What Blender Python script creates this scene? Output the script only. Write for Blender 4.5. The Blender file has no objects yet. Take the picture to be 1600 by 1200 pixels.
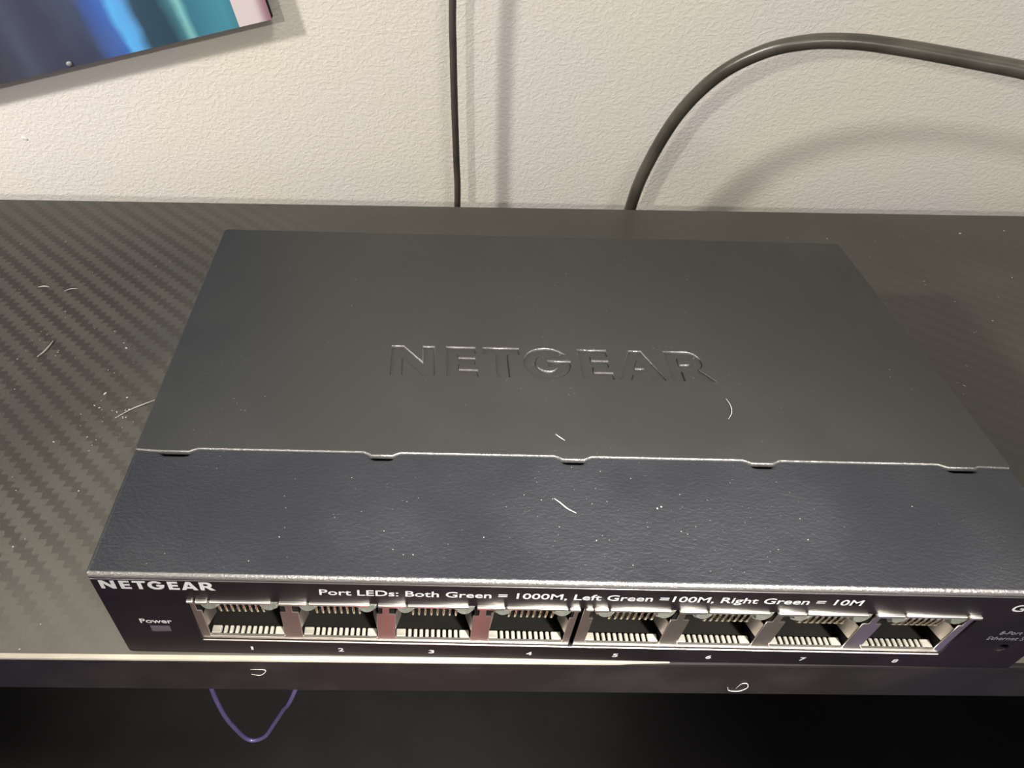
import bpy, bmesh, math, random
from mathutils import Vector, Matrix
S = 0.001                                   # the script speaks millimetres, the scene is in metres
C = bpy.context.scene.collection
R = math.radians

# ------------------------------------------------------------------ camera, world, lights, exposure
sc = bpy.context.scene
sc.view_settings.view_transform = 'Standard'
sc.view_settings.look = 'None'
sc.view_settings.gamma = 1
sc.view_settings.use_curve_mapping = False
sc.view_settings.exposure = 0.08

cd = bpy.data.cameras.new('camera')
cam = bpy.data.objects.new('camera', cd); C.objects.link(cam)
cam.location = (50.715*S, -57.989*S, 123.967*S)
cam.rotation_euler = (0.824, -0.020, 0.011)
cd.sensor_fit = 'HORIZONTAL'; cd.sensor_width = 36
cd.lens = 1102.256/1600*36
cd.shift_x = (800-660.881)/1600
cd.shift_y = -(600-579.83)/1600
cd.clip_start = 0.002; cd.clip_end = 50
sc.camera = cam

w = bpy.data.worlds.new('room_light'); sc.world = w; w.use_nodes = True
bg = w.node_tree.nodes['Background']
bg.inputs[0].default_value = (0.97, 0.94, 0.94, 1); bg.inputs[1].default_value = 0.32

def lamp(name, kind, loc, energy, color, size=10, target=None, spread=None, blend=.6):
    l = bpy.data.lights.new(name, kind); l.energy = energy; l.color = color
    if kind == 'AREA': l.shape = 'DISK'; l.size = size*S
    else: l.shadow_soft_size = size*S
    if kind == 'SPOT': l.spot_size = spread; l.spot_blend = blend
    o = bpy.data.objects.new(name, l); C.objects.link(o); o.location = Vector(loc)*S
    if target is not None:
        o.rotation_euler = (Vector(target)-Vector(loc)).to_track_quat('-Z', 'Y').to_euler()
    return o
lamp('left_lamp', 'POINT', (-450, -80, 330), 14.0, (1.0, .95, .87), 22)
lamp('low_left_lamp', 'POINT', (-410, -550, 330), 8.0, (1.0, .93, .84), 12)
lamp('front_rim_spot', 'SPOT', (290, -385, 570), 150.0, (1.0, .96, .90), 40, (88, -32, 20), R(16.5), .9)  # unseen spot, cone shaped to brighten the switch rims and spare the wall
lamp('room_ceiling_lamp', 'AREA', (300, -900, 1700), 13, (1.0, .95, .88), 500, (80, 100, 0))
lamp('red_glow_lamp', 'SPOT', (20, -420, -280), 2.5, (1.0, .12, .16), 15, (-60, -330, -700), R(70))
lamp('red_low_lamp', 'SPOT', (60, -220, -230), .20, (1.0, .15, .18), 12, (42, 0, -8), R(18))
lamp('violet_glow_lamp', 'SPOT', (290, -170, -220), .09, (.25, .16, 1.0), 15, (176, 0, -4), R(15))
lamp('blue_glow_lamp', 'SPOT', (-230, -220, -240), .30, (.3, .2, 1.0), 15, (-40, 20, -90), R(40))

# ------------------------------------------------------------------ materials
def nn(nt, t, **kw):
    n = nt.nodes.new(t)
    for k, v in kw.items(): setattr(n, k, v)
    return n
def mth(nt, op, a, b=None, c=None):
    n = nn(nt, 'ShaderNodeMath', operation=op)
    for i, v in enumerate((a, b, c)):
        if v is None: continue
        if isinstance(v, (int, float)): n.inputs[i].default_value = v
        else: nt.links.new(v, n.inputs[i])
    return n.outputs[0]
def mapr(nt, v, a, b, c, d, smooth=True):
    n = nn(nt, 'ShaderNodeMapRange'); n.interpolation_type = 'SMOOTHSTEP' if smooth else 'LINEAR'
    nt.links.new(v, n.inputs[0])
    for i, x in enumerate((a, b, c, d)): n.inputs[i+1].default_value = x
    return n.outputs[0]
def mixc(nt, f, a, b):
    n = nn(nt, 'ShaderNodeMix', data_type='RGBA')
    for i, v in ((0, f), (6, a), (7, b)):
        if isinstance(v, (int, float)): n.inputs[i].default_value = v
        elif isinstance(v, tuple): n.inputs[i].default_value = (*v, 1) if len(v) == 3 else v
        else: nt.links.new(v, n.inputs[i])
    return n.outputs[2]
def noise(nt, vec, scale, detail=3, rough=.5):
    n = nn(nt, 'ShaderNodeTexNoise'); nt.links.new(vec, n.inputs['Vector'])
    n.inputs['Scale'].default_value = scale; n.inputs['Detail'].default_value = detail
    n.inputs['Roughness'].default_value = rough
    return n.outputs[0]
def scaled(nt, vec, s):
    n = nn(nt, 'ShaderNodeMapping'); n.inputs['Scale'].default_value = s
    nt.links.new(vec, n.inputs[0]); return n.outputs[0]
def base_mat(name, col=(.5,.5,.5), rough=.5, metal=0, **kw):
    m = bpy.data.materials.new(name); m.use_nodes = True
    b = m.node_tree.nodes['Principled BSDF']
    b.inputs['Base Color'].default_value = (*col, 1); b.inputs['Roughness'].default_value = rough
    b.inputs['Metallic'].default_value = metal
    for k, v in kw.items(): b.inputs[k].default_value = v
    return m, m.node_tree, b
def coords(nt): return nn(nt, 'ShaderNodeTexCoord').outputs['Object']
def bump(nt, b, h, dist, strength=1.0, prev=None):
    n = nn(nt, 'ShaderNodeBump'); n.inputs['Strength'].default_value = strength
    n.inputs['Distance'].default_value = dist*S
    nt.links.new(h, n.inputs['Height'])
    if prev is not None: nt.links.new(prev, n.inputs['Normal'])
    if b is not None: nt.links.new(n.outputs[0], b.inputs['Normal'])
    return n.outputs[0]

def grainy(name, col, rough, metal=0, scale=900, dist=.02, var=.25, **kw):
    m, nt, b = base_mat(name, col, rough, metal, **kw)
    v = coords(nt); n1 = noise(nt, v, scale, 4); n2 = noise(nt, v, scale*.12, 3)
    nt.links.new(mixc(nt, mapr(nt, n2, .3, .7, 0, 1), tuple(c*(1-var) for c in col), tuple(min(1, c*(1+var)) for c in col)), b.inputs['Base Color'])
    bump(nt, b, n1, dist)
    return m

# painted plaster wall
m_wall, nt, b = base_mat('painted_plaster', (.70, .66, .59), .85)
v = coords(nt)
a1 = noise(nt, scaled(nt, v, (1, 1, 1.4)), 340, 5, .55); a2 = noise(nt, scaled(nt, v, (1, 1, 1.7)), 620, 4, .6); a3 = noise(nt, v, 14, 3)
rid = mth(nt, 'ABSOLUTE', mth(nt, 'SUBTRACT', a1, .5))
rid = mapr(nt, rid, 0, .11, 1, 0)
nt.links.new(mixc(nt, mapr(nt, a3, .35, .65, 0, 1), (.715, .675, .59), (.70, .66, .635)), b.inputs['Base Color'])
n_ = bump(nt, None, rid, .09, .6)
bump(nt, b, a2, .16, .7, n_)

# powder coated sheet metal of the lid
def lid_mat(name, col, rough, dist):
    m, nt, b = base_mat(name, col, rough, 0, **{'Specular IOR Level': .62})
    v = coords(nt); a = noise(nt, scaled(nt, v, (1, 1.6, 1)), 1300, 4, .55); c = noise(nt, v, 45, 4); d = noise(nt, v, 420, 3)
    nt.links.new(mapr(nt, c, .35, .68, rough-.05, rough+.08), b.inputs['Roughness'])
    sp = mapr(nt, noise(nt, v, 2600, 1), .76, .80, 0, 1)
    sp = mth(nt, 'MULTIPLY', sp, mapr(nt, c, .45, .6, 0, 1))
    nt.links.new(mixc(nt, sp, col, (.22, .22, .21)), b.inputs['Base Color'])
    bump(nt, b, mth(nt, 'ADD', a, mth(nt, 'MULTIPLY', d, .6)), dist)
    return m
m_lid = lid_mat('black_powder_coat', (.013, .013, .012), .42, .030)
m_lidf = lid_mat('black_textured_coat', (.0065, .0075, .0105), .44, .12)
m_hilite, nt, b = base_mat('highlight_coat_edge', (.105, .10, .094), .33, .6, **{'Specular IOR Level': .8})  # lighter, shinier lid coat: rim highlight put into colour and metalness
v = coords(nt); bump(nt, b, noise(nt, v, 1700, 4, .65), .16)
m_panel = grainy('black_front_plastic', (.004, .0028, .0036), .5, scale=700, dist=.01, **{'Specular IOR Level': .13})
m_house = grainy('black_housing', (.012, .012, .012), .5)
m_cavity = grainy('dark_socket_plastic', (.003, .0027, .0022), .55, **{'Specular IOR Level': .1})
m_rim = grainy('satin_black_rim', (.03, .028, .026), .28, 0, scale=900, dist=.01, **{'Specular IOR Level': 1.0})
m_rib = grainy('grey_socket_plastic', (.15, .14, .118), .5, scale=1500, dist=.03)
m_white = grainy('white_print', (.24, .24, .24), .5, scale=1500, dist=.004, var=.05)
m_grey = grainy('faded_grey_print', (.08, .075, .085), .5, scale=1500, dist=.004, var=.2)
m_steel = grainy('nickel_shield', (.50, .45, .41), .34, 1.0, scale=500, dist=.01, var=.08)
m_steelb = grainy('bright_nickel_edge', (.86, .82, .74), .30, 1.0, scale=500, dist=.01, var=.05)
m_gold = grainy('contact_plating', (.88, .80, .62), .22, 1.0, scale=800, dist=.005, var=.05)
m_lens, nt, b = base_mat('clear_light_pipe', (.72, .76, .66), .08)
b.inputs['Transmission Weight'].default_value = .9; b.inputs['IOR'].default_value = 1.45
m_pled = grainy('smoky_power_lens', (.04, .033, .042), .3, scale=900, dist=.004, var=.1)
m_rubber = grainy('black_cable_jacket', (.062, .056, .044), .30, scale=700, dist=.03)
m_rubber2 = grainy('brown_black_thin_jacket', (.045, .036, .030), .5, scale=700, dist=.02)
m_violet = grainy('violet_grey_wire', (.022, .016, .045), .4, scale=700, dist=.02)
m_dust = grainy('pale_dust', (.30, .295, .275), .8, scale=900, dist=.01, var=.1)
m_edge = grainy('lit_edge_band', (.24, .22, .175), .42, scale=220, dist=.05, var=.35)
m_dark = grainy('black_cabinet_laminate', (.003, .0028, .0028), .5, scale=300, dist=.04, var=.2, **{'Specular IOR Level': .10})
m_floor = grainy('brown_floor', (.10, .078, .062), .7, scale=12, dist=1.2, var=.3)

# shelf face with fine horizontal wood-like grain
m_face, nt, b = base_mat('shelf_front_laminate', (.02, .018, .017), .5, **{'Specular IOR Level': .15})
v = coords(nt); a = noise(nt, scaled(nt, v, (.06, 1, 1)), 900, 4); c = noise(nt, v, 60, 4)
nt.links.new(mixc(nt, mapr(nt, c, .45, .75, 0, 1), (.006, .005, .005), (.011, .009, .009)), b.inputs['Base Color'])
bump(nt, b, a, .05)

# carbon-look twill wrap on the shelf top
m_carb, nt, b = base_mat('carbon_look_wrap', (.03, .028, .025), .45)
v = coords(nt); sep = nn(nt, 'ShaderNodeSeparateXYZ'); nt.links.new(v, sep.inputs[0])
X, Y = sep.outputs[0], sep.outputs[1]
wob = noise(nt, v, 900, 3); wob2 = noise(nt, v, 160, 2)
xa = mth(nt, 'ADD', mth(nt, 'DIVIDE', X, 1.85*S), mth(nt, 'MULTIPLY', mth(nt, 'SUBTRACT', wob, .5), .75))
ya = mth(nt, 'ADD', mth(nt, 'DIVIDE', Y, 1.65*S), mth(nt, 'MULTIPLY', mth(nt, 'SUBTRACT', wob2, .5), .8))
sm = mth(nt, 'ADD', mth(nt, 'FLOOR', xa), ya)                    # staircase diagonal: the toothed edge of a twill rib
ph = mth(nt, 'FLOORED_MODULO', sm, 4.0)
warp = mth(nt, 'MULTIPLY', mapr(nt, ph, .0, .35, 0, 1), mapr(nt, ph, 1.7, 2.3, 1, 0))   # 1 on the dark rib
slope = mth(nt, 'PINGPONG', sm, 2.0)
fib = noise(nt, scaled(nt, v, (1, .25, 1)), 2600, 3)
big = noise(nt, v, 26, 4)
sheen_fade = mth(nt, 'MULTIPLY', mapr(nt, X, -45*S, 30*S, 1, .12), mapr(nt, Y, -4*S, 26*S, .12, 1))  # ribs muted by position, painting in where their reflections drop away
sheen_fade = mth(nt, 'MULTIPLY', sheen_fade, mapr(nt, Y, 105*S, 165*S, 1, .25))
wf = mth(nt, 'MULTIPLY', warp, sheen_fade)
colr = mixc(nt, mapr(nt, big, .3, .7, 0, 1), (.042, .039, .032), (.058, .054, .044))
nt.links.new(mixc(nt, wf, colr, (.022, .017, .013)), b.inputs['Base Color'])
rg = mth(nt, 'ADD', mth(nt, 'MULTIPLY', wf, .20), mapr(nt, big, .35, .65, .42, .52))
nt.links.new(rg, b.inputs['Roughness'])
hh = mth(nt, 'ADD', mth(nt, 'MULTIPLY', slope, mth(nt, 'MULTIPLY', sheen_fade, .35)), mth(nt, 'MULTIPLY', wf, -.5))
n_ = bump(nt, None, hh, .16, .8)
n_ = bump(nt, None, fib, .05, .6, n_)
bump(nt, b, noise(nt, v, 900, 4, .6), .06, .7, n_)

# ------------------------------------------------------------------ builders
def link(name, me, mat, parent=None, smooth=False):
    o = bpy.data.objects.new(name, me); C.objects.link(o)
    if mat and not me.materials: me.materials.append(mat)
    if parent: o.parent = parent
    if smooth:
        for p in me.polygons: p.use_smooth = True
    return o
def fin(name, bm, mat, parent=None, smooth=False):
    bmesh.ops.recalc_face_normals(bm, faces=bm.faces)
    me = bpy.data.meshes.new(name); bm.to_mesh(me); bm.free()
    return link(name, me, mat, parent, smooth)
def box(bm, x0, x1, y0, y1, z0, z1, bev=0, seg=2):
    vs = [bm.verts.new((x*S, y*S, z*S)) for x in (x0, x1) for y in (y0, y1) for z in (z0, z1)]
    fs = [bm.faces.new([vs[i] for i in q]) for q in ((0,1,3,2),(4,6,7,5),(0,4,5,1),(2,3,7,6),(0,2,6,4),(1,5,7,3))]
    if bev:
        es = list({e for f in fs for e in f.edges})
        bmesh.ops.bevel(bm, geom=es, offset=bev*S, segments=seg, affect='EDGES', profile=.5)
def prism(bm, pts, z0, z1):                       # polygon in xy (mm) from z0 to z1
    n = len(pts)
    lo = [bm.verts.new((x*S, y*S, z0*S)) for x, y in pts]; hi = [bm.verts.new((x*S, y*S, z1*S)) for x, y in pts]
    bm.faces.new(lo[::-1]); bm.faces.new(hi)
    for i in range(n): bm.faces.new((lo[i], lo[(i+1) % n], hi[(i+1) % n], hi[i]))
def tube(bm, pts, r, n=12, taper=False):
    P = [Vector(p)*S for p in pts]; rings = []; up = Vector((.13, .37, .92))
    for i, p in enumerate(P):
        t = (P[min(i+1, len(P)-1)]-P[max(i-1, 0)]).normalized()
        a = t.cross(up).normalized(); c = a.cross(t).normalized(); up = c
        rr = r*S
        if taper: rr *= .35+.65*math.sin(math.pi*min(1, max(0, (i+.5)/len(P))))
        rings.append([bm.verts.new(p+(a*math.cos(2*math.pi*k/n)+c*math.sin(2*math.pi*k/n))*rr) for k in range(n)])
    for q, s in zip(rings, rings[1:]):
        for k in range(n): bm.faces.new((q[k], q[(k+1) % n], s[(k+1) % n], s[k]))
    bm.faces.new(rings[0][::-1]); bm.faces.new(rings[-1])
def spline(ctrl, sub=10):
    out = []; c = [Vector(p) for p in ctrl]; c = [c[0]*2-c[1]]+c+[c[-1]*2-c[-2]]
    for i in range(1, len(c)-2):
        for k in range(sub):
            t = k/sub; p0, p1, p2, p3 = c[i-1:i+3]
            out.append(.5*((2*p1)+(-p0+p2)*t+(2*p0-5*p1+4*p2-p3)*t*t+(-p0+3*p1-3*p2+p3)*t**3))
    out.append(c[-2]); return out
def plate(name, loops, thick, bev, mat, parent, plane='xy', at=0, res=2, faces='FULL', smooth=False):
    """Filled outline with holes, with rounded rims. plane xy: lies flat, top at z=at. plane xz: stands, front at y=at."""
    cu = bpy.data.curves.new(name, 'CURVE'); cu.dimensions = '2D'; cu.fill_mode = 'BOTH'
    cu.extrude = (thick/2-bev)*S; cu.bevel_depth = bev*S; cu.bevel_resolution = res; cu.offset = -bev*S
    for L in loops:
        s = cu.splines.new('POLY'); s.points.add(len(L)-1); s.use_cyclic_u = True
        for p, q in zip(s.points, L): p.co = (q[0]*S, q[1]*S, 0, 1)
    o = bpy.data.objects.new('tmp', cu); C.objects.link(o)
    dg = bpy.context.evaluated_depsgraph_get(); me = bpy.data.meshes.new_from_object(o.evaluated_get(dg))
    bpy.data.objects.remove(o); bpy.data.curves.remove(cu)
    if plane == 'xy': M = Matrix.Translation((0, 0, (at-thick/2)*S))
    else: M = Matrix.Translation((0, (at+thick/2)*S, 0)) @ Matrix.Rotation(R(90), 4, 'X')
    me.transform(M); me.name = name; me.materials.clear()
    return link(name, me, mat, parent, smooth)
def text(name, s, x0, x1, z0, cap, mat, parent, y=-.02, bold=0, align=None):
    cu = bpy.data.curves.new('t', 'FONT'); cu.body = s; cu.size = 1; cu.extrude = .01; cu.offset = bold; cu.resolution_u = 3
    o = bpy.data.objects.new('tmp', cu); C.objects.link(o)
    dg = bpy.context.evaluated_depsgraph_get(); me = bpy.data.meshes.new_from_object(o.evaluated_get(dg))
    bpy.data.objects.remove(o); bpy.data.curves.remove(cu)
    xs = [v.co.x for v in me.vertices]; capu = .69
    kx = (x1-x0)/(max(xs)-min(xs)); kz = cap/capu; mn = min(xs)
    for v in me.vertices:
        x, yy, z = v.co
        v.co = Vector((x0+(x-mn)*kx, y-(.015 if z > 0 else -.0), z0+yy*kz))*S
    me.materials.clear()
    return link(name, me, mat, parent)
def rrect(x0, x1, y0, y1, r=1.0, n=5):
    out = []
    for cx, cy, a in ((x1-r, y1-r, 0), (x0+r, y1-r, 90), (x0+r, y0+r, 180), (x1-r, y0+r, 270)):
        for k in range(n+1):
            t = R(a+90*k/n); out.append((cx+r*math.cos(t), cy+r*math.sin(t)))
    return out
def empty(name, loc, label=None, cat=None, group=None, parent=None):
    o = bpy.data.objects.new(name, None); C.objects.link(o); o.location = Vector(loc)*S
    o.empty_display_size = .01
    if parent: o.parent = parent
    return tag(o, label, cat, group)
def tag(o, label=None, cat=None, group=None, kind=None):
    if label: o['label'] = label
    if cat: o['category'] = cat
    if group: o['group'] = group
    if kind: o['kind'] = kind
    return o
def copyto(o, parent, dx):
    c = o.copy(); C.objects.link(c); c.parent = parent; c.location = o.location+Vector((dx*S, 0, 0)); return c

# brand letter outlines, cap height 1
def arc(cx, cy, rx, ry, a0, a1, n=18): return [(cx+rx*math.cos(R(a0+(a1-a0)*k/n)), cy+ry*math.sin(R(a0+(a1-a0)*k/n))) for k in range(n+1)]
LET = {
 'N': [[(0,0),(0,1),(.29,1),(.78,.42),(.78,1),(1.05,1),(1.05,0),(.77,0),(.27,.60),(.27,0)]],
 'E': [[(0,0),(0,1),(.70,1),(.70,.80),(.28,.80),(.28,.61),(.68,.61),(.68,.41),(.28,.41),(.28,.2),(.73,.2),(.73,0)]],
 'T': [[(0,1),(.88,1),(.88,.79),(.58,.79),(.58,0),(.30,0),(.30,.79),(0,.79)]],
 'G': [arc(.57,.5,.57,.52,38,354)+[(1.14,.57),(.60,.57),(.60,.37),(.83,.37)]+arc(.57,.5,.29,.30,-38,-322)],
 'A': [[(0,0),(.40,1),(.71,1),(1.13,0),(.83,0),(.76,.18),(.35,.18),(.28,0)], [(.42,.37),(.69,.37),(.555,.72)]],
 'R': [[(0,0),(0,1),(.46,1)]+arc(.50,.665,.36,.335,88,-55,10)+[(1.02,0),(.70,0),(.40,.33),(.28,.33),(.28,0)],
       [(.28,.79),(.48,.79)]+arc(.48,.66,.10,.13,80,-80,6)+[(.48,.53),(.28,.53)]],
}
STARTS = [('N',0),('E',1.36),('T',2.27),('G',3.24),('E',4.63),('A',5.50),('R',6.78)]
def brand(x0, y0, h, width):
    k = width/7.80; out = []
    for ch, s in STARTS:
        out.append([[(x0+(s+x)*k, y0+y*h) for x, y in L] for L in LET[ch]])
    return out

# ------------------------------------------------------------------ setting: wall and floor
WY = 182
bm = bmesh.new(); box(bm, -900, 1100, WY, WY+80, -700, 900); wall = fin('wall_back', bm, m_wall); tag(wall, kind='structure')
bm = bmesh.new(); bmesh.ops.create_uvsphere(bm, u_segments=12, v_segments=8, radius=.8*S, matrix=Matrix.Translation((-92*S, WY*S, 10.9*S)) @ Matrix.Rotation(.4, 4, 'Y') @ Matrix.Diagonal((1.5, .5, .7, 1)))
fin('paint_nub', bm, m_wall, wall, True)
bm = bmesh.new(); box(bm, -900, 1100, -900, WY, -720, -700); tag(fin('floor', bm, m_floor), kind='structure')

# ------------------------------------------------------------------ cabinet: board with carbon-look wrap
cab = empty('cabinet', (80, 160, -700), 'black cabinet under the network switch, its top wrapped in carbon-look film', 'cabinet')
def ch(o):                                            # keep world place when parented to an offset Empty
    o.parent = cab; o.matrix_parent_inverse = Matrix.Translation(-cab.location); return o
sl = .0105
fy = lambda x: -1.25+sl*x
by = lambda x: 159.1+.0141*x
X0, X1 = -380, 560
bm = bmesh.new(); prism(bm, [(X0, fy(X0)+.9), (X1, fy(X1)+.9), (X1, by(X1)), (X0, by(X0))], -12, 0)
ch(fin('top_board', bm, m_carb))
bm = bmesh.new()
prof = [(.9, -12), (.0, -12), (.0, -.75), (.12, -.28), (.40, .02), (.9, .02)]
ra = [bm.verts.new((X0*S, (fy(X0)+a)*S, z*S)) for a, z in prof]; rb = [bm.verts.new((X1*S, (fy(X1)+a)*S, z*S)) for a, z in prof]
for i in range(len(prof)): j = (i+1) % len(prof); bm.faces.new((ra[i], ra[j], rb[j], rb[i]))
bm.faces.new(ra); bm.faces.new(rb[::-1])
eb = ch(fin('front_edge', bm, m_face)); tag(eb, 'dark front edge of the board with scuffs')
bm = bmesh.new(); prism(bm, [(X0, fy(X0)+.02), (86, fy(86)+.02), (97, fy(97)+.28), (97, fy(97)+.5), (86, fy(86)+.85), (X0, fy(X0)+.95)], -.5, .10)  # pale strip paints in the edge highlight, ending where the switch overhangs
ch(tag(fin('lit_edge_strip', bm, m_edge), 'pale strip along the board edge, its highlight put into the colour'))
for x in (X0, X1-18):
    bm = bmesh.new(); box(bm, x, x+18, 6, 158, -700, -12); ch(fin('side_panel', bm, m_dark))
bm = bmesh.new(); box(bm, X0+18, X1-18, 6, 156, -168, -150); ch(fin('inner_shelf', bm, m_dark))
bm = bmesh.new(); box(bm, X0+18, X1-18, 154, 158, -700, -12.2); ch(fin('back_panel', bm, m_dark))
bm = bmesh.new(); box(bm, X0+18, X1-18, 14, 150, -690, -672); ch(fin('bottom_panel', bm, m_dark))

# ------------------------------------------------------------------ the network switch
W, D, H = 158.0, 99.0, 26.7
sw = empty('network_switch', (0, 0, 0), 'black metal eight-port network switch lying on the carbon-look cabinet top', 'network switch')

# rear cover: sheet with sunk brand letters, five tabs along its front rim
tabs = [(4.7, 10.2), (42.2, 46.6), (76.6, 81.0), (110.6, 115.0), (146.0, 151.6)]
def foldline():
    pts = []
    for i, (a, c) in enumerate(tabs):
        y = 25.05
        pts += [(a-1.2, y), (a-.3, 24.65), (a+.3, 24.3), (c-.3, 24.3), (c+.3, 24.65), (c+1.2, y)]
    pts[0] = (.6, 24.55); pts[1] = (2.5, 24.4)
    pts[-1] = (157.4, 24.5)
    return pts
rear = [(0, D-1)] + [(0, 25.2), (.2, 24.6)] + foldline() + [(157.8, 24.6), (W, 25.2), (W, D-1), (W-.3, D-.3), (W-1, D), (1, D), (.3, D-.3)]
def hilite_rims(o, test):                                  # front-facing rims take the lighter material that paints in their highlight
    o.data.materials.append(m_hilite)
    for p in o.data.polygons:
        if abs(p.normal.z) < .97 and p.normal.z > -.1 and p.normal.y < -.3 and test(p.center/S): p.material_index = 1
letters = brand(44.95, 45.8, 8.75, 65.8)
tops = [rear]
for L in letters: tops += L
rc = plate('rear_cover', tops, 1.1, .36, m_lid, sw, 'xy', 26.95, 4)
hilite_rims(rc, lambda c: 1 < c.x < 157 and c.y < 98)
bm = bmesh.new(); box(bm, .6, 157.4, 26, 98.4, 25.2, 26.45); fin('cover_backing', bm, m_lid, sw)

# front cover with slots under the tabs and a rolled front rim
slots = [[(a+.1, 24.6), (a+.5, 24.0), (a+1.0, 23.85), (c-1.0, 23.85), (c-.5, 24.0), (c-.1, 24.6)] for a, c in tabs]
fc = plate('front_cover', [rrect(-.1, W+.1, -.35, 26.4, .8)]+slots, 1.6, .78, m_lidf, sw, 'xy', 26.6, 6)
hilite_rims(fc, lambda c: c.y < .6)
bm = bmesh.new(); box(bm, .3, 157.7, .6, 98.7, .9, 2.0)
box(bm, .3, 1.3, .6, 98.7, 2.0, 25.3); box(bm, 156.7, 157.7, .6, 98.7, 2.0, 25.3); box(bm, 1.3, 156.7, 97.7, 98.7, 2.0, 25.3)
fin('housing', bm, m_house, sw)
for x in (12, 146):
    for y in (12, 87):
        bm = bmesh.new(); bmesh.ops.create_cone(bm, cap_ends=True, segments=20, radius1=5*S, radius2=4.6*S, depth=.9*S, matrix=Matrix.Translation((x*S, y*S, .45*S))); fin('rubber_foot', bm, m_rubber, sw)

# front panel (stands in the xz plane, face at y=0)
sx = (14.0, 142.9); zb, zt = 5.55, 18.75
hole = [(sx[0], zb), (sx[1], zb), (sx[1], zt), (sx[0], zt)]
def circ(cx, cz, r, n=20): return [(cx+r*math.cos(2*math.pi*k/n), cz+r*math.sin(2*math.pi*k/n)) for k in range(n)]
pan = plate('front_panel', [rrect(.1, W-.1, .5, 25.15, .7, 4), hole, [(5.8, 8.0), (9.3, 8.0), (9.3, 10.1), (5.8, 10.1)], circ(152.2, 8.3, 1.1)], 1.2, .14, m_panel, sw, 'xz', 0, 2)
bm = bmesh.new(); box(bm, .3, W-.3, -.10, .2, 24.70, 24.98, .09, 3); fin('panel_rim', bm, m_rim, sw, True)
bm = bmesh.new(); box(bm, 5.85, 9.25, .12, .8, 8.05, 10.05, .1); tag(fin('power_light', bm, m_pled, sw), 'small unlit smoky power light')
bm = bmesh.new(); box(bm, 150.8, 153.6, .9, 4, 6.9, 9.7); fin('reset_recess', bm, m_cavity, sw)
bm = bmesh.new(); box(bm, sx[0]+.2, sx[1]-.2, -.08, .12, zb-.22, zb+.02, .04); tag(fin('lower_rim', bm, m_steelb, sw), 'bright lower rim of the port opening')
# printing
lb = brand(1.35, 22.05, 2.35, 18.0)
plate('brand_lettering', [l for L in lb for l in L], .03, .0, m_white, pan, 'xz', -.03, 0)
text('port_legend', 'Port LEDs: Both Green = 1000M, Left Green =100M, Right Green = 10M', 35.7, 122.0, 21.45, 1.6, m_white, pan, bold=.012)
text('power_lettering', 'Power', 4.75, 10.1, 11.15, 1.35, m_white, pan, bold=.015)
for k, x in enumerate((22.3, 38.0, 54.0, 71.3, 86.6, 103.2, 119.9, 136.4)):
    text('port_number', str(k+1), x-(.2 if k == 0 else .5), x+(.2 if k == 0 else .5), 2.15, 1.15, m_white, pan, bold=.015)
text('model_lettering', 'GS308', 146.3, 155.0, 20.6, 2.0, m_white, pan, bold=.012)
text('model_lettering', '8-Port Gigabit', 149.0, 157.2, 13.0, 1.15, m_grey, pan)
text('model_lettering', 'Ethernet Switch', 147.9, 157.4, 11.1, 1.15, m_grey, pan)

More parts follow.
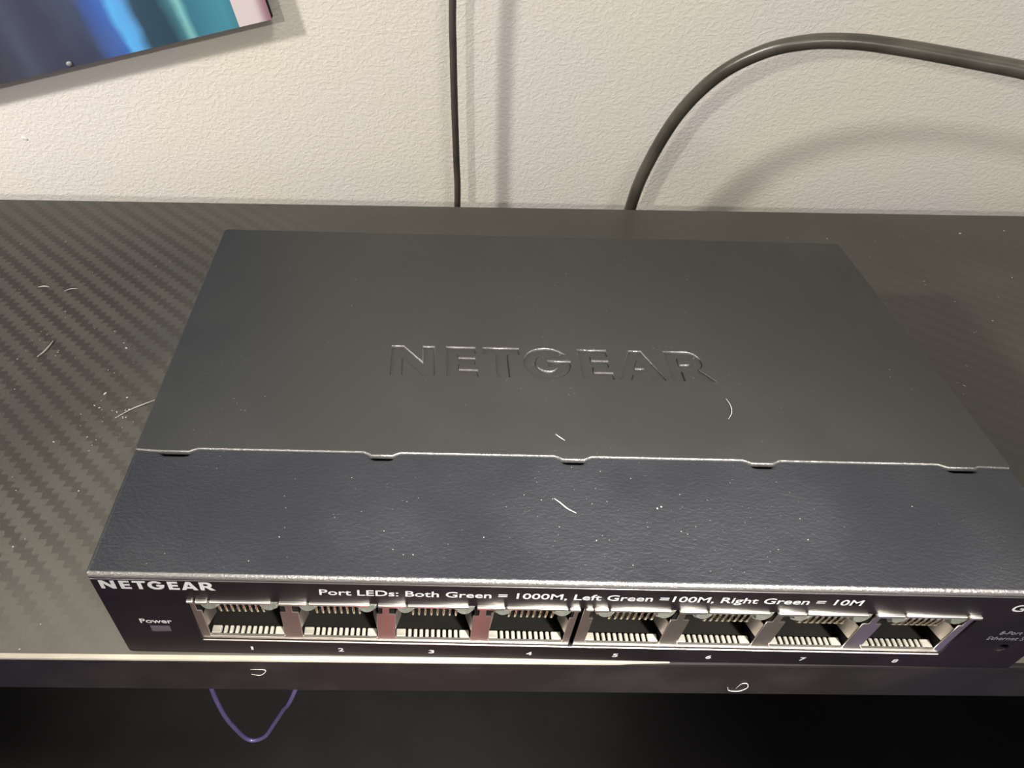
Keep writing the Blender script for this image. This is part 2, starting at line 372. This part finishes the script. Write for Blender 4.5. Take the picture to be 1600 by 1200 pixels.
# two gangs of four sockets
P0 = .30                                             # shield face set back
def gang(gx0, gx1, ox, first):
    g = empty('port_block', (0, 0, 0), None, None, None, sw)
    lps = [[(gx0, zb+.02), (gx1, zb+.02), (gx1, zt), (gx0, zt)]]
    for k in range(4):
        a = ox+16.0*k; c = a+12.95; z0 = 7.0
        lps.append([(a, z0), (c, z0), (c, 11.2), (c, 15.0), (c+.95 if not (k == 3) else c+.55, 15.0), (c+.95 if k < 3 else c+.55, 18.5),
                    (a-1.0 if k else a-.75, 18.5), (a-1.0 if k else a-.75, 15.0), (a, 15.0)])
    plate('shield_face', lps, .28, .05, m_steel, g, 'xz', P0, 1)
    bm = bmesh.new()
    box(bm, gx0+.1, gx1-.1, P0+.3, 14, zb, 6.3); box(bm, gx0+.1, gx1-.1, P0+.6, 14, 18.6, 19.4); box(bm, gx0+.1, gx1-.1, 13, 14, 6.3, 18.6)
    for k in range(5):
        xx = ox-1.5+16*k
        lo, hi = max(gx0+.05, xx-1.35), min(gx1-.05, xx+1.35)
        box(bm, lo, hi, P0+.3, 13, 6.3, 18.6)
    fin('socket_housing', bm, m_cavity, g)
    # folded shield rim along the top, in short bright segments
    segs = []
    if first: segs.append((gx0-.1, gx0+1.1, 0))
    else: segs.append((gx0, gx0+1.3, 0))
    for k in range(4):
        a = ox+16.0*k
        segs.append((a+2.05, a+12.05, 0))
        if k == 0: segs.append((gx0+1.35, a+1.85, .12))
        else: segs.append((a-3.15+.4, a+1.85, .12))
    segs.append((ox+48+12.3, gx1, .12))
    for a, c, up in segs:
        bm = bmesh.new(); box(bm, a+.05, c-.05, -.42-up, P0+.6, zt-.33, zt+.27+up, .2, 3)
        fin('shield_tab', bm, m_steelb, g, True)
    # first socket pieces, then copies
    tmpl = []
    for lx in (.1-.2, 9.6):                          # light pipes in the upper corners
        bm = bmesh.new(); N = 16; A = []; B = []; F = []
        cx, rx, rz, zc = ox+lx+1.75, 1.85, 2.95, 18.35
        for k in range(N+1):
            t = math.pi+math.pi*k/N
            A.append(bm.verts.new(((cx+rx*math.cos(t))*S, (.45)*S, (zc+rz*math.sin(t))*S)))
            F.append(bm.verts.new(((cx+rx*.72*math.cos(t))*S, (-.05)*S, (zc+rz*.72*math.sin(t))*S)))
            B.append(bm.verts.new(((cx+rx*math.cos(t))*S, 7*S, (zc+rz*math.sin(t))*S)))
        for k in range(N):
            bm.faces.new((A[k], A[k+1], B[k+1], B[k])); bm.faces.new((F[k], F[k+1], A[k+1], A[k]))
        bm.faces.new(F[::-1]); bm.faces.new(B); bm.faces.new((A[0], B[0], B[-1], A[-1])); bm.faces.new((F[0], A[0], A[-1], F[-1]))
        tmpl.append(fin('indicator_lens', bm, m_lens, g, False))
    for k in range(8):                               # contact wires
        x = ox+2.95+1.02*k; bm = bmesh.new()
        tube(bm, [(x, .75, 18.5), (x, .78, 15.4), (x, .95, 14.1), (x, 1.4, 13.3), (x, 2.4, 12.9), (x, 5, 12.8), (x, 9, 13.6)], .22, 6)
        tmpl.append(fin('contact_wire', bm, m_gold, g, True))
    xs = [(.1, 1.75)]+[(2.15+1.0*k, 2.75+1.0*k) for k in range(8)]+[(10.15, 10.75), (11.1, 12.85)]
    for a, c in xs:                                  # comb of ribs on the socket floor
        bm = bmesh.new(); box(bm, ox+a, ox+c, P0+.3, 2.0, 6.3, 7.05, .12, 1)
        tmpl.append(fin('floor_rib', bm, m_rib, g))
    bm = bmesh.new(); box(bm, ox+.05, ox+12.9, -.02, P0+.25, 6.78, 7.04, .06, 1)
    tmpl.append(fin('socket_lip', bm, m_steelb, g))
    for s_, xe in ((1, ox-.05), (-1, ox+13.0)):      # side spring fingers bent into the socket
        bm = bmesh.new()
        pr = [(xe-.0*s_, P0+.15), (xe+.28*s_, P0+.9), (xe+.95*s_, 3.2), (xe+.7*s_, 3.3), (xe+.0*s_, 1.0)]
        prism(bm, pr, 9.4, 13.6)
        tmpl.append(fin('spring_finger', bm, m_steel, g))
    for k in range(1, 4):
        for o in tmpl: copyto(o, g, 16.0*k)
    return g
gang(14.05, 77.75, 15.65, True)
gang(78.55, 142.85, 80.45, False)

# ------------------------------------------------------------------ cables on the wall
cb = [(127, 170, -60), (125.5, 169, -20), (125.1, 168.0, -3.3), (126.1, 165.5, 12.8), (130.5, 162.0, 32.4), (137.2, 157.0, 47.0), (145.9, 151.5, 56.2), (155.1, 146.0, 61.0), (164.5, 140.5, 63.1), (173.6, 135.0, 63.7), (181.7, 130.0, 63.8), (189.5, 125.0, 63.8), (196.8, 120.0, 63.8), (205.6, 114.0, 63.4), (226, 104, 63), (260, 92, 63), (310, 80, 62)]
bm = bmesh.new(); tube(bm, spline(cb, 14), 2.05, 16)
tag(fin('power_cable', bm, m_rubber, None, True), 'thick black cable arching up the wall behind the cabinet and off to the right', 'cable')
tc = [(57.0, 173, 260), (57.4, 173, 160), (57.6, 173, 100), (58.3, 173, 62.1), (59.2, 173, 47.4), (60.4, 173, 31.2), (62.1, 173, 11.0), (63.4, 173, -7.0), (64.5, 173, -60), (64.5, 174, -150)]
bm = bmesh.new(); tube(bm, spline(tc, 10), 1.18, 12)
tag(fin('thin_cable', bm, m_rubber2, None, True), 'thin dark cable hanging straight down the wall', 'cable')
lc = [(2, 40, -13), (3.2, 22, -20), (4.5, 12, -36), (5.4, 10, -50), (7.0, 10, -62), (9.5, 10, -69.0), (13.5, 10, -66.5), (17, 10, -58), (20, 10, -50), (23, 10.5, -43), (28, 16, -28), (32, 30, -13)]
bm = bmesh.new(); tube(bm, spline(lc, 10), .55, 10)
tag(fin('dangling_wire', bm, m_violet, None, True), 'violet-tinted thin wire drooping in a loop below the cabinet top', 'wire')

# ------------------------------------------------------------------ tilted picture
br = Vector((2.5, 176.5, 54.3)); ang = math.atan2(54.3-32.2, 2.5+90)
ps = empty('picture_board', (2.5, 176.5, 54.3), 'tilted unframed blue and dark picture board with a pale stripe, high on the wall', 'picture')
ps.rotation_euler = (0, -ang, 0)
bm = bmesh.new(); box(bm, -420, 0, .25, 3.2, 0, 300, .2, 1); fin('backing_board', bm, m_dark, ps)
m_pic, nt, b = base_mat('abstract_print', (.1, .1, .2), .35)
v = coords(nt); sep = nn(nt, 'ShaderNodeSeparateXYZ'); nt.links.new(v, sep.inputs[0])
warpn = mth(nt, 'MULTIPLY', mth(nt, 'SUBTRACT', noise(nt, v, 55, 3), .5), 7*S)
xx = mth(nt, 'ADD', sep.outputs[0], warpn)
xx = mth(nt, 'ADD', xx, mth(nt, 'MULTIPLY', sep.outputs[2], .06))
cr = nn(nt, 'ShaderNodeValToRGB'); nt.links.new(mapr(nt, xx, -100*S, 0, 0, 1, False), cr.inputs[0])
stops = [(0, (.035,.035,.05)), (.18, (.045,.05,.085)), (.36, (.035,.04,.075)), (.42, (.03,.04,.09)), (.46, (.03,.08,.33)), (.52, (.045,.13,.46)), (.545, (.10,.42,.85)), (.575, (.10,.36,.75)), (.605, (.025,.06,.10)), (.68, (.02,.055,.085)), (.71, (.05,.17,.22)), (.735, (.20,.50,.52)), (.76, (.04,.17,.25)), (.86, (.06,.26,.34)), (.895, (.05,.20,.28))]
el = cr.color_ramp.elements
el[0].position, el[0].color = stops[0][0], (*stops[0][1], 1); el[1].position, el[1].color = stops[-1][0], (*stops[-1][1], 1)
for p_, c_ in stops[1:-1]:
    e = el.new(p_); e.color = (*c_, 1)
smoke = noise(nt, scaled(nt, v, (1, 1, .5)), 45, 5)
nt.links.new(mixc(nt, mth(nt, 'MULTIPLY', mapr(nt, smoke, .45, .75, 0, 1), .35), cr.outputs[0], (.10, .14, .22)), b.inputs['Base Color'])
bm = bmesh.new(); box(bm, -420, -10.6, 0, .25, 0, 300); fin('printed_sheet', bm, m_pic, ps)
m_pk, nt, b = base_mat('pale_print', (.66, .56, .58), .4)
v = coords(nt); n1 = noise(nt, scaled(nt, v, (1, 1, .05)), 260, 2)
sep = nn(nt, 'ShaderNodeSeparateXYZ'); nt.links.new(v, sep.inputs[0])
nt.links.new(mixc(nt, mapr(nt, mth(nt, 'ADD', sep.outputs[0], mth(nt, 'MULTIPLY', n1, 2*S)), -3.5*S, .5*S, 0, 1), (.66, .57, .58), (.30, .16, .20)), b.inputs['Base Color'])
bm = bmesh.new(); box(bm, -10.6, 0, 0, .25, 0, 300); tag(fin('print_stripe', bm, m_pk, ps), 'pale pink stripe at the right edge')
bm = bmesh.new(); bmesh.ops.create_uvsphere(bm, u_segments=12, v_segments=8, radius=1.0*S, matrix=Matrix.Translation((-69*S, -.2*S, 1.2*S)) @ Matrix.Diagonal((1.1, .5, .8, 1)))
tag(fin('pin_head', bm, m_white, ps, True), 'small shiny pin head')

# ------------------------------------------------------------------ lint and dust
def fibre(pts, r, label, n=6, grp=None):
    bm = bmesh.new(); tube(bm, spline(pts, 6), r, n, True)
    return tag(fin('lint_fibre', bm, m_dust, None, True), label, 'lint', grp)
fibre([(74.2, 15.9, 26.72), (75.2, 14.9, 26.75), (76.2, 13.8, 26.75), (77.6, 12.9, 26.72)], .13, 'pale curved fibre lying on the front half of the switch lid')
fibre([(76.2, 30.4, 27.08), (76.9, 29.6, 27.1), (77.8, 28.8, 27.08)], .10, 'tiny pale fibre on the switch lid just behind the seam')
fibre([(111.1, 40.8, 27.05), (111.4, 38.8, 27.1), (111.0, 36.8, 27.1), (109.9, 35.2, 27.05)], .08, 'faint arched hair on the lid below the last embossed letter')
fibre([(-21.5, 57.0, .1), (-18.5, 59.8, .3), (-16, 61.5, .4), (-13.2, 63.5, .3)], .13, 'straight pale hair on the cabinet top touching the left side of the switch')
fibre([(-48.6, 78.0, .1), (-47.4, 80.5, .2), (-46.9, 84.5, .2)], .28, 'stubby white thread on the ribbed film left of the switch')
fibre([(-60.8, 108.2, .1), (-59, 108.6, .2), (-57.4, 108.3, .1)], .25, 'short white thread on the ribbed film below the tilted picture')
fibre([(-52.5, 106.6, .1), (-51, 107.6, .2), (-49.2, 108, .1)], .2, 'short grey thread beside the one below the tilted picture')
fibre([(110.2, fy(110)-.1, -9.0), (110.9, fy(110)-.1, -10.4), (112.8, fy(110)-.1, -10.6), (113.9, fy(110)-.1, -9.0), (113.3, fy(110)-.1, -7.3), (112.3, fy(110)-.1, -7.5), (111.9, fy(110)-.1, -9.6)], .09, 'curled pale hair stuck to the front edge below port seven')
fibre([(21.3, fy(20)-.1, -3.3), (24.0, fy(20)-.1, -3.5), (22.9, fy(20)-.1, -5.6), (21.2, fy(20)-.1, -5.3)], .07, 'faint curled hair stuck to the front edge below port one')
rnd = random.Random(4)
def dust(name, label, pts, rr):
    bm = bmesh.new()
    for x, y, z in pts:
        r = .72*rnd.uniform(*rr)*(2.2 if rnd.random() < .05 else 1)
        bmesh.ops.create_icosphere(bm, subdivisions=1, radius=r*S, matrix=Matrix.Translation((x*S, y*S, (z+r*.3)*S)) @ Matrix.Rotation(rnd.uniform(0, 3), 4, 'Z') @ Matrix.Diagonal((rnd.uniform(.7, 2.2), 1, .5, 1)))
    tag(fin(name, bm, m_dust), label, 'dust', None, 'stuff')
g = rnd.gauss; u = rnd.uniform
pts = [(u(-90, -22), u(10, 140), 0) for _ in range(50)]+[(g(-27, 7), g(58, 7), 0) for _ in range(36)]+[(g(-55, 12), g(88, 9), 0) for _ in range(26)]
pts = [p for p in pts if p[0] < -1]+[(-25, 83.2, 0), (-23.2, 76.7, 0), (-19.8, .2, 0), (-18, 5, 0)]
dust('dust_specks', 'white dust specks scattered over the ribbed film left of the switch', pts, (.08, .26))
pts = [(u(162, 260), u(30, 155), 0) for _ in range(60)]+[(241.2, 149, 0), (232, 150, 0), (185, 145, 0), (206.8, 96.9, 0), (207.6, 97.2, 0), (205.8, 97, 0)]
dust('dust_specks', 'faint dust specks on the film right of the switch', pts, (.08, .30))
pts = [(u(6, 150), u(2, 22), 26.55) for _ in range(60)]+[(g(70, 22), g(12, 5), 26.55) for _ in range(50)]
pts = [p for p in pts if .5 < p[1] < 23 and 1 < p[0] < 157]
dust('dust_specks', 'fine dust specks on the front half of the switch lid', pts, (.04, .13))
pts = [(u(10, 150), u(28, 95), 26.95) for _ in range(14)]
dust('dust_specks', 'sparse dust specks on the rear half of the switch lid', pts, (.04, .12))
